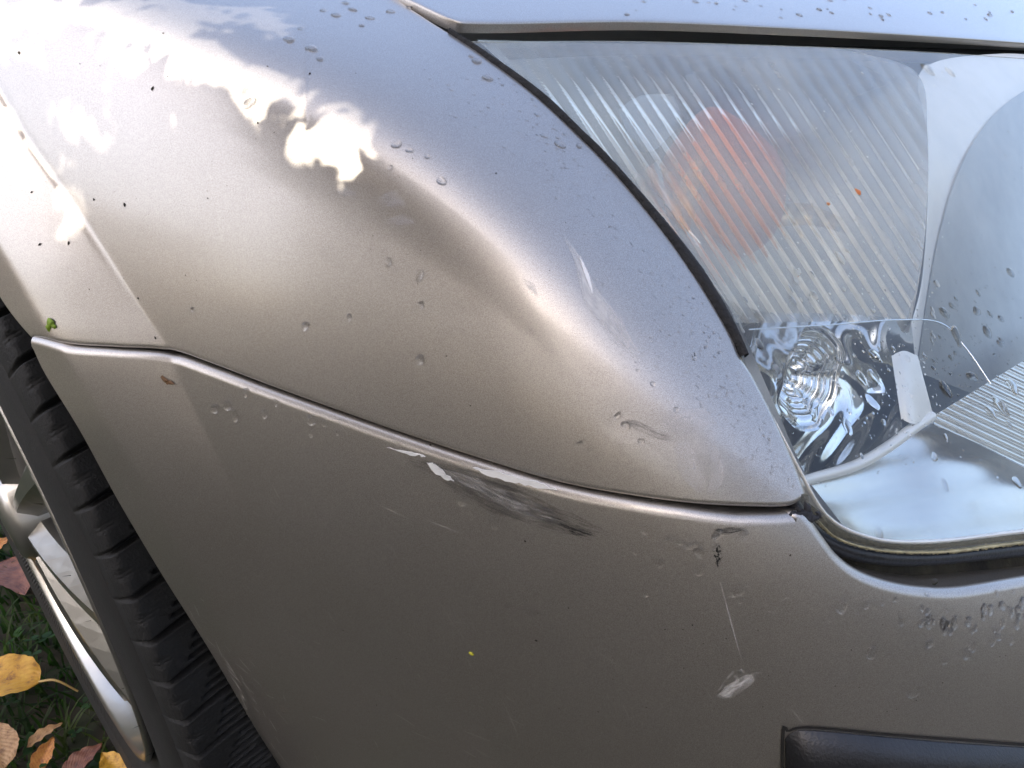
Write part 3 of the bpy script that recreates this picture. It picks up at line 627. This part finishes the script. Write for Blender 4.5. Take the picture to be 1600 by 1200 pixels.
for p_, w_ in (([(585, 318), (612, 312), (640, 322)], [16, 34, 14]), ([(598, 348), (628, 344), (655, 350)], [10, 22, 10]), ([(520, 303), (540, 300), (560, 306)], [8, 22, 8])):
    decal('dull_smear', p_, w_, decal_mat('dull_smear', (.66, .66, .70), 3, 3, .85, .6, .35, .4), fender)
# paint chips with thickness
white_chip = plain('white_primer', (.74, .73, .71), .5, 0, .06, 200)
def chip(pts, m, panel, base=BB, th=.00018):
    a = np.array(pts, float); k = len(a); b2 = []
    for i in range(k):
        for f in np.linspace(0, 1, 5, endpoint=False): b2.append(a[i]*(1-f)+a[(i+1) % k]*f+(rng.normal(0, 1.0, 2) if f else 0))
    b2 = np.array(b2); P, N = surf(b2[:, 0], b2[:, 1], base+th); Q = P-N*(th+.0002); n = len(b2)
    o = obj('paint_chip', np.vstack([P, Q]), [tuple(range(n))]+[(i, (i+1) % n, n+(i+1) % n, n+i) for i in range(n)], m, None, False)
    o.parent = panel; o.matrix_parent_inverse = panel.matrix_world.inverted(); return o
chip([(670, 720), (683, 722), (697, 734), (713, 749), (700, 747), (684, 738)], white_chip, bumper)
chip([(742, 728), (775, 733), (812, 744), (846, 752), (872, 763), (835, 758), (800, 750), (765, 741)], white_chip, bumper)
chip([(608, 697), (640, 703), (668, 711), (640, 707)], white_chip, bumper)
# fine scratches: thin pale ribbons
sv, sf = [], []
def scratch(u0, v0, ang, L, w, bow=0.0):
    t = np.linspace(0, 1, 7); c, s_ = math.cos(ang), math.sin(ang); x = u0+L*t*c-bow*np.sin(t*math.pi)*s_; y = v0+L*t*s_+bow*np.sin(t*math.pi)*c
    ww = w*np.sin(np.clip(t, .02, .98)*math.pi)**.5; P, _ = surf(np.r_[x-ww*s_, x+ww*s_], np.r_[y+ww*c, y-ww*c], BB+.0001); b0 = len(sv); sv.extend(P.tolist())
    for i in range(6): sf.append((b0+i, b0+i+1, b0+8+i, b0+7+i))
for _ in range(60):
    u0 = rng.uniform(380, 1150); v0 = rng.uniform(760, 1190)
    if u0 < np.interp(v0, [760, 1190], [260, 470]): continue
    scratch(u0, v0, R(rng.choice([28, 32, 58, 62, 20])+rng.normal(0, 7)), rng.uniform(5, 30)*rng.choice([1, 1, 2]), rng.uniform(.14, .32), rng.normal(0, 1))
for _ in range(30):
    v0 = rng.uniform(930, 1195); u0 = np.interp(v0, [890, 1012, 1204], [255, 330, 445])+abs(rng.normal(0, 26))+5
    scratch(u0, v0, R(58+rng.normal(0, 8)), rng.uniform(8, 34), rng.uniform(.15, .36), 0)
for u0, v0, L, a in ((592, 784, 60, 25), (668, 808, 62, 22), (738, 864, 28, 60), (428, 752, 30, 62), (1185, 985, 18, 65), (1232, 1100, 40, 50), (530, 655, 26, 50), (880, 735, 20, 20)): scratch(u0, v0, R(a), L, .34)
o = obj('fine_scratches', sv, sf, plain('scratch_edge', (.48, .45, .41), .5, 0, .2, 100), None, False); o.parent = bumper; o.matrix_parent_inverse = bumper.matrix_world.inverted(); tag(o, kind='stuff')

# ------------------------------------------------------------------ water drops
def drop_mesh(k):
    r = random.Random(k); nA, nR = 18, 5; ph = [r.uniform(0, 6.28) for _ in range(3)]; am = [r.uniform(.03, .22), r.uniform(.02, .12), r.uniform(.01, .06)]
    v = [(0, 0, .36)]; f = []
    for j in range(1, nR+1):
        a = j/nR*math.pi/2
        for i in range(nA):
            t = i/nA*2*math.pi; rad = (1+am[0]*math.cos(2*t+ph[0])+am[1]*math.cos(3*t+ph[1])+am[2]*math.cos(5*t+ph[2]))
            v.append((rad*math.sin(a)*math.cos(t), rad*math.sin(a)*math.sin(t), .36*math.cos(a)-.02))
    for i in range(nA): f.append((0, 1+i, 1+(i+1) % nA))
    for j in range(nR-1):
        for i in range(nA): a = 1+j*nA+i; b = 1+j*nA+(i+1) % nA; f.append((a, a+nA, b+nA, b))
    me = bpy.data.meshes.new('water_drop'); me.from_pydata(v, [], f); me.polygons.foreach_set('use_smooth', [True]*len(f)); me.materials.append(M['water']); return me
DM = [drop_mesh(k) for k in range(9)]
def frame(u, v, base, lip=True):
    P, N = surf(np.array([u]), np.array([v]), base, lip); n = Vector(N[0]); dn = Vector((0, 0, -1)); x = (dn-n*dn.dot(n)).normalized(); y = n.cross(x); return Vector(P[0]), x, y, n
def drop(u, v, rpx, base, label, group, lip=True, stretch=1.0, flat=1.0):
    p, x, y, n = frame(u, v, base, lip); r = (1.3 if base == BB else 1.08)*rpx*float(hit_t(np.array(u), np.array(v)))/FPX
    a = random.uniform(-.5, .5); c, s_ = math.cos(a), math.sin(a); X = (x*c+y*s_)*r*stretch; Y = (y*c-x*s_)*r; Z = n*r*flat*1.3
    o = bpy.data.objects.new('water_drop', random.choice(DM)); COL.objects.link(o)
    o.matrix_world = Matrix(((X.x, Y.x, Z.x, p.x), (X.y, Y.y, Z.y, p.y), (X.z, Y.z, Z.z, p.z), (0, 0, 0, 1)))
    return tag(o, label, 'water drop', group)
G1 = 'water drops on the fender'; G2 = 'water drops on the bumper'; G3 = 'water drops on the headlight lens'; G4 = 'water drops on the bonnet'
named = [(452, 62, 9, 'round water drop high on the fender, left of its blue sheen'), (487, 76, 9, 'water drop just right of the round drop high on the fender'), (390, 161, 9, 'water drop on the sunlit upper fender among white glints'),
         (655, 430, 8, 'bright-edged water drop in the middle of the fender'), (607, 410, 6, 'small water drop left of the bright-edged drop mid fender'), (657, 478, 6, 'faint water drop below the bright-edged drop mid fender'),
         (655, 563, 8, 'wide water drop on the fender above the seam'), (545, 497, 6, 'small water drop left of mid fender above the seam'), (477, 510, 7, 'leftmost sizeable water drop above the seam'),
         (690, 283, 7, 'slanted water drop on the upper middle fender'), (875, 226, 8, 'round water drop on the blue sheen beside the headlight'), (620, 226, 7, 'water drop right of the white sun glint on the fender')]
for u, v, r, lb in named: drop(u, v, r, 0, lb, G1, True, 1.15)
for u, v, r in [(505, 16, 6), (525, 24, 8), (551, 15, 7), (578, 28, 6), (610, 18, 7), (565, 40, 5), (640, 12, 5), (540, 5, 6), (745, 96, 8), (762, 122, 9), (736, 88, 5), (850, 212, 5), (872, 215, 4), (905, 228, 5), (640, 235, 5), (668, 245, 5), (610, 262, 4), (500, 92, 6), (470, 45, 5)]:
    drop(u, v, r, 0, 'small clear water drop on the upper fender '+('beside the black headlight seal' if u > 720 else 'right of the sun glint' if v > 200 else 'in the group by the bonnet gap'), G1, True, random.uniform(.7, 1.3))
for u, v, r in [(978, 665, 7), (1002, 690, 6), (965, 650, 5), (905, 695, 6), (920, 705, 5), (895, 668, 4), (518, 548, 4), (604, 600, 4), (700, 560, 4), (830, 520, 4), (815, 652, 5), (1056, 640, 4), (1085, 560, 4), (1020, 600, 4), (790, 600, 3), (300, 484, 4)]:
    drop(u, v, r, 0, 'small clear water drop low on the fender above the seam', G1, True, random.uniform(.8, 1.3))
bn = [(775, 813, 9, 'largest water drop on the bumper, below the scuffed seam'), (615, 860, 7, 'lone water drop below the scuff on the bumper'), (508, 808, 7, 'water drop left of the lone drop on the bumper'), (1424, 1076, 9, 'water drop above the black bumper strip'),
      (1311, 945, 8, 'water drop below the lower headlight corner'), (1357, 1016, 8, 'dull water drop right of the whitish scrape'), (446, 1104, 7, 'water drop near the lower arch edge of the bumper'), (206, 760, 5, 'tiny water drop on the bumper arch lip')]
for u, v, r, lb in bn: drop(u, v, r, BB, lb, G2, True, 1.2)
for u, v, r in [(340, 637, 6), (360, 632, 6), (371, 648, 6), (417, 645, 6), (435, 628, 4), (490, 655, 7), (490, 675, 5), (530, 674, 4), (510, 660, 4), (388, 612, 5), (624, 694, 4), (726, 780, 6)]:
    drop(u, v, r, BB, 'small water drop on the bumper '+('right of the brown seed husk' if u < 450 else 'below the middle of the seam'), G2, True, random.uniform(1, 1.5))
for k in range(48):
    u, v = (rng.normal(1030, 55), rng.normal(855, 22)) if k < 28 else (rng.uniform(800, 1250), rng.uniform(850, 990))
    if v < seam(u)+34: continue
    drop(u, v, rng.uniform(2.5, 7.5), BB, 'small water drop on the bumper '+('at the right end of the dark scuff' if k < 28 and u < 1060 else 'beside the vertical black specks' if k < 28 else 'below the dark scuff' if u < 1020 else 'between the black specks and the headlight corner'), G2, True, rng.uniform(.7, 1.4), .8)
for k in range(42):
    u, v = rng.uniform(540, 1590), rng.uniform(900, 1120)
    if u > 1215 and v > 1110: continue
    drop(u, v, rng.uniform(2, 5), BB, 'tiny water drop on the lower bumper '+('toward the wheel arch' if u < 760 else 'left of the whitish scrape' if u < 1090 else 'around the whitish scrape' if u < 1225 else 'between headlight corner and black strip'), G2, True, rng.uniform(.8, 1.6), .8)
for k in range(46):
    u = rng.uniform(1430, 1600); v = lampb(u)+rng.gamma(2, 18)+10
    drop(u, v, rng.uniform(2.5, 6.5), BB, 'water drop on the bumper under the headlight, '+('in the row along the rolled edge' if v < lampb(u)+38 else 'below the row along the edge'), G2, True, rng.uniform(.8, 1.5), .9)
for k in range(34):
    u = rng.uniform(900, 1590); v = rng.uniform(2, 38); drop(u, v, rng.uniform(1.5, 5), .002, 'small water drop on the bonnet edge', G4, False, rng.uniform(.7, 1.2))
for u, v, r, lb in [(1572, 632, 12, 'large water drop on the lens over the lined panel'), (1556, 640, 9, 'long water drop on the lens left of the largest one'), (1485, 755, 7, 'water drop on the lens above the pale tray'), (1455, 104, 9, 'round water drop high on the lens near its clear bezel'),
                    (1490, 108, 7, 'dull water drop right of the round one high on the lens'), (1590, 600, 10, 'water drop at the right border of the lens over the ribs'), (1382, 834, 8, 'water drop on the lower lens rim')]:
    drop(u, v, r, -.002, lb, G3, False, 1.4)
for k in range(88):
    if k < 32: u, v = rng.normal(1520, 45), rng.normal(510, 50)
    elif k < 54: u, v = rng.normal(1330, 60), rng.normal(590, 55)
    elif k < 68: u, v = rng.normal(1250, 45), rng.normal(430, 30)
    else: u, v = rng.uniform(1260, 1600), rng.uniform(380, 760)
    if v > LB(u)-20 or u > 1620: continue
    drop(u, v, rng.uniform(2.5, 10)*rng.choice([.6, 1]), -.002, 'irregular water drop '+('over the dark edge of the main reflector' if k < 32 else 'over the ringed position lamp' if k < 54 else 'over the lower left of the ribbed lens' if k < 68 else 'scattered on the lower right of the lens'), G3, False, rng.uniform(.8, 1.7), .9)
# fine spray
def spray(name, n, fn, base, lip, rlo, rhi, lab):
    U, V, Rr = [], [], []
    while len(U) < n:
        u, v = fn()
        U.append(u); V.append(v); Rr.append(rng.uniform(rlo, rhi)*rng.choice([.6, 1, 1]))
    U, V, Rr = map(np.array, (U, V, Rr)); P, N = surf(U, V, base, lip); r = Rr*hit_t(U, V)/FPX
    x = unit(np.cross(N, rng.normal(size=N.shape))); y = np.cross(N, x); VV, FF = [], []; na = 7
    rings = [(1, -.02), (.72, .26), (0, .36)]; el = rng.uniform(.6, 1.5, len(U))
    for k in range(len(U)):
        b = len(VV)
        for rad, h in rings[:2]:
            for i in range(na):
                a = i/na*6.2832; VV.append(P[k]+(x[k]*math.cos(a)*el[k]+y[k]*math.sin(a))*rad*r[k]+N[k]*h*r[k])
        VV.append(P[k]+N[k]*.36*r[k])
        for i in range(na):
            j = (i+1) % na; FF.append((b+i, b+j, b+na+j, b+na+i)); FF.append((b+na+i, b+na+j, b+2*na))
    return tag(obj(name, VV, FF, M['water']), lab, 'water spray', None, 'stuff')
def near_lamp():
    while True:
        v = rng.uniform(120, 785); u = sealcu(v)-rng.gamma(1.6, 42)-6
        if u > 640 and v < seam(u)-12: return u, v
_q = smooth_poly(SEALC, 600); sealcu = lambda v: np.interp(v, _q[:, 1], _q[:, 0])
spray('water_spray', 700, near_lamp, 0, True, 1.1, 2.8, 'fine water spray on the fender beside the headlight')
def on_lens():
    while True:
        u, v = (rng.uniform(1150, 1610), rng.uniform(90, 800)) if rng.random() < .35 else (rng.normal(1440, 110), rng.normal(560, 90))
        if 0 < u < 1620 and LT(u)+12 < v < LB(u)-14: return u, v
spray('water_spray', 900, on_lens, -.002, False, .7, 2.4, 'fine water spray on the headlight lens')
def on_bumper():
    while True:
        u, v = rng.uniform(300, 1600), rng.uniform(640, 1190)
        if u < 1244 and v > seam(u)+34 and u > np.interp(v, [640, 1204], [330, 470]) or u >= 1260 and lampb(u)+14 < v < 1120: return u, v
spray('water_spray', 260, on_bumper, BB, True, .8, 2.2, 'fine water spray across the silver bumper')

# ------------------------------------------------------------------ dirt, bits of plants
def bits(name, spots, m, lab, cat, base=0.0, kind=None):
    V, Fc = [], []
    for u, v, r, el in spots:
        P, N = surf(np.array([u]), np.array([v]), base); P, N = P[0], N[0]; rr_ = r*float(hit_t(np.array(u), np.array(v)))/FPX; x = unit(np.cross(N, rng.normal(size=3))); y = np.cross(N, x); b = len(V); n = 7
        rad = rng.uniform(.5, 1.2, n)
        for i in range(n): a = i/n*6.2832; V.append(P+(x*math.cos(a)*el+y*math.sin(a))*rr_*rad[i]+N*.0001)
        for i in range(n): a = i/n*6.2832; V.append(P+(x*math.cos(a)*el+y*math.sin(a))*rr_*rad[i]*.6+N*rr_*.5)
        V.append(P+N*rr_*.6)
        for i in range(n): j = (i+1) % n; Fc.append((b+i, b+j, b+n+j, b+n+i)); Fc.append((b+n+i, b+n+j, b+2*n))
    return tag(obj(name, V, Fc, m, None, False), lab, cat, None, kind)
dark = plain('dark_dirt', (.03, .024, .018), .9, 0, .5, 300)
SPK = [(238, 139, 4, 1.6), (30, 83, 4, 1), (195, 320, 4, 1), (403, 192, 3, 1.5), (255, 52, 2.5, 1), (775, 271, 2.5, 1), (147, 312, 2.5, 1.6), (107, 380, 3, 2), (62, 382, 3, 1.8), (216, 466, 3.2, 1), (243, 528, 3, 1.4), (325, 310, 2, 1), (484, 115, 3, 1.5), (418, 104, 2, 1), (556, 115, 1.5, 1), (50, 300, 2.5, 1.8),
      (125, 100, 2, 1), (290, 430, 1.8, 1), (430, 550, 1.5, 1), (735, 634, 1.8, 1), (698, 556, 1.8, 1), (215, 840, 1.5, 1), (140, 452, 1.8, 1)]
for _ in range(40): SPK.append((rng.uniform(60, 900), rng.uniform(90, 500), rng.uniform(.6, 1.4), 1.3))
bits('dirt_specks', [(a_, b_, c_*.75, d_) for a_, b_, c_, d_ in SPK], dark, 'dark dirt specks on the fender', 'dirt', 0, 'stuff')
bits('dirt_specks', [(840, 996, 2.6, 1), (1231, 865, 2, 1), (1082, 972, 2, 1), (823, 842, 2, 1), (676, 693, 2.2, 1), (1020, 778, 2, 2)]+[(rng.uniform(500, 1580), rng.uniform(930, 1110), rng.uniform(.6, 1.4), 1) for _ in range(40)], dark, 'dark dirt specks on the bumper', 'dirt', BB, 'stuff')
gl_ = plain('green_leaf_bit', (.20, .30, .02), .6, 0, .4, 400)
bits('leaf_fragment', [(80, 505, 8, 1.1), (76, 511, 6, 1.3), (85, 510, 6, 1)], gl_, 'bright green plant fragment on the fender edge above the seam', 'leaf fragment')
bits('seed_husk', [(262, 591, 5, 1.8), (272, 596, 5, 1.5), (266, 597, 3, 1)], plain('brown_husk', (.16, .08, .03), .7, 0, .4, 300), 'brown seed husk stuck on the bumper below the seam', 'seed husk', BB)
bits('plant_speck', [(740, 1017, 4, 1.3)], plain('yellow_green', (.45, .42, .03), .6), 'yellow-green speck alone in the middle of the bumper', 'plant speck', BB)
bits('rust_flake', [(1347, 295, 5, 1.6), (1343, 291, 3, 1)], plain('orange_rust', (.42, .13, .04), .8), 'upper right orange flake on the headlight lens', 'flake', -.002)
bits('rust_flake', [(1300, 313, 3.5, 1.3)], plain('orange_rust_small', (.40, .15, .05), .8), 'smaller orange flake left of the other on the lens', 'flake', -.002)
bits('dirt_clump', [(1252+rng.normal(0, 9), 808+rng.normal(0, 7), rng.uniform(4, 9), 1.4) for _ in range(26)], plain('black_debris', (.010, .010, .013), .7, 0, .5, 300), 'black crumbly debris in the corner where seam meets headlight', 'debris', .0)

# ------------------------------------------------------------------ grass and fallen leaves
def on_ground(u, v, z=0.0): d = rays(u, v); return CAM+d*((z-CAM[2])/d[..., 2])[..., None]
gm = foliage_mat('grass_blade', [(.3, (.012, .035, .006)), (.5, (.03, .075, .012)), (.72, (.09, .12, .03))], 14)
n = 15000; bx_ = rng.uniform(-1.35, -.25, n); by_ = rng.uniform(.25, 1.45, n); hh = rng.uniform(.02, .05, n); aa = rng.uniform(0, 6.28, n); ln_ = rng.uniform(.2, 1.1, n)*hh; ww = rng.uniform(.0011, .0022, n)
dx, dy = np.cos(aa), np.sin(aa); z0 = np.zeros(n)
def row(f, wf): return [np.stack([bx_+dx*ln_*f*f+sg*-dy*ww*wf, by_+dy*ln_*f*f+sg*dx*ww*wf, hh*(f-.35*f*f*ln_/hh)], 1) for sg in (-1, 1)]
V = np.stack(row(0, 1)+row(.4, .9)+row(.75, .6)+row(1, .08), 1); b = np.arange(n)[:, None]*8
fc = np.concatenate([b+np.array([[0, 1, 3, 2]]), b+np.array([[2, 3, 5, 4]]), b+np.array([[4, 5, 7, 6]])]).tolist()
tag(obj('grass', V.reshape(-1, 3), fc, gm), 'short mossy grass under the car', 'grass', None, 'stuff')
cm = foliage_mat('clover_leaf', [(.3, (.02, .06, .015)), (.6, (.05, .13, .03))], 40); V, fc = [], []
for _ in range(420):
    c = np.array([rng.uniform(-1.2, -.3), rng.uniform(.3, 1.3), rng.uniform(.02, .045)]); a0 = rng.uniform(0, 6.28); r = rng.uniform(.005, .010); tl_ = rng.normal(0, .3, 2)
    for k in range(3):
        a = a0+k*2.094; b0 = len(V)
        for (q, w) in ((0, 0), (.6, .5), (1.2, .55), (1.35, 0), (1.2, -.55), (.6, -.5)):
            x = q*math.cos(a)-w*math.sin(a); y = q*math.sin(a)+w*math.cos(a); V.append(c+r*np.array([x, y, .15*q*q+x*tl_[0]+y*tl_[1]]))
        fc.append(tuple(range(b0, b0+6)))
tag(obj('clover', V, fc, cm, None, False), 'small clover leaves among the grass', 'clover', None, 'stuff')
def leaf_mat(name, c1, c2, c3):
    m, nt, b = mat(name); tc = nt.nodes.new('ShaderNodeTexCoord'); n1 = noise(nt, 7, 6, .7, tc.outputs['UV']); k = ramp(nt, n1.outputs[0], [(.32, c3), (.46, c1), (.7, c2)])
    nt.links.new(k, b.inputs['Base Color']); b.inputs['Roughness'].default_value = .45
    mp = node(nt, 'ShaderNodeMapping'); mp.inputs['Rotation'].default_value = (0, 0, .8); nt.links.new(tc.outputs['UV'], mp.inputs[0])
    wv = node(nt, 'ShaderNodeTexWave', Scale=5.0, Distortion=2.0); nt.links.new(mp.outputs[0], wv.inputs[0]); bp = node(nt, 'ShaderNodeBump', Strength=.16, Distance=.002); nt.links.new(wv.outputs[1], bp.inputs['Height']); nt.links.new(bp.outputs[0], b.inputs['Normal'])
    tl = node(nt, 'ShaderNodeBsdfTranslucent'); nt.links.new(k, tl.inputs[0]); mx = node(nt, 'ShaderNodeMixShader'); mx.inputs[0].default_value = .25
    nt.links.new(b.outputs[0], mx.inputs[1]); nt.links.new(tl.outputs[0], mx.inputs[2]); nt.links.new(mx.outputs[0], nt.nodes['Material Output'].inputs[0]); return m
YEL = leaf_mat('yellow_leaf', (.58, .30, .03), (.70, .42, .05), (.22, .09, .03)); TAN = leaf_mat('tan_leaf', (.36, .20, .08), (.48, .30, .14), (.18, .09, .04))
ORA = leaf_mat('orange_leaf', (.45, .18, .04), (.55, .27, .06), (.20, .07, .03)); RED = leaf_mat('russet_leaf', (.17, .06, .035), (.26, .11, .06), (.08, .03, .02))
stalk_m = plain('leaf_stalk', (.30, .20, .06), .6)
def fallen(u0, v0, u1, v1, wr, m, lab, z=.045, curl=.25, stalk=None):
    """leaf from base pixel to tip pixel on the lawn"""
    A = on_ground(np.array(float(u0)), np.array(float(v0)), z); B = on_ground(np.array(float(u1)), np.array(float(v1)), z+.004); L = np.linalg.norm(B-A); x = (B-A)/L; y = unit(np.cross(UP, x)); w3 = np.cross(x, y)
    root = tag(empty('fallen_leaf', tuple(A)), lab, 'leaf', 'fallen leaves on the grass'); ns, nt_ = 18, 9; P = np.zeros((ns, nt_, 3)); uv = np.zeros((ns, nt_, 2))
    for i, s in enumerate(np.linspace(0, 1, ns)):
        hw = wr*L*.5*(math.sin(math.pi*s**.8)**.8*(1-.25*s))+.0003
        for j, t in enumerate(np.linspace(-1, 1, nt_)):
            hgt = abs(t)*hw*curl+.05*L*math.sin(s*3.1)*curl*2+.0012*math.sin(s*23+t*4)*abs(t); P[i, j] = x*s*L+y*t*hw*(1+.03*math.sin(s*60))+w3*hgt; uv[i, j] = (s, t*.5*wr+.5)
    bl = grid_obj('blade', P, m, root, uv)
    if stalk:
        C = on_ground(np.array(float(stalk[0])), np.array(float(stalk[1])), z-.008); q = [(0, 0, .001), tuple((C-A)*.5+np.array([0, 0, .010])), tuple(C-A)]; limb('stalk', q, .0016, .0010, stalk_m, root, 6)
    return root
fallen(62, 1066, -70, 1052, .62, YEL, 'large yellow leaf with a thin stalk beside the tyre', .045, .2, (122, 1080))
fallen(42, 1168, 98, 1130, .42, TAN, 'slim curled tan leaf lying below the yellow leaf', .04, .5)
fallen(58, 1212, 84, 1152, .55, ORA, 'orange-brown leaf standing below the slim tan leaf', .04, .5)
fallen(8, 1200, -4, 1128, .60, TAN, 'pale tan leaf at the lower left beside the orange-brown leaf', .045, .3)
fallen(98, 1216, 160, 1162, .62, RED, 'broad russet leaf against the bottom of the tyre', .04, .3)
fallen(196, 1222, 160, 1176, .60, YEL, 'small yellow leaf between the russet leaf and the tyre', .05, .4)
fallen(-20, 868, 16, 838, .7, ORA, 'orange leaf behind the wheel at the far left edge', .035, .3)
fallen(16, 872, 40, 930, .6, RED, 'dark red leaf below the orange leaf behind the wheel', .03, .3)
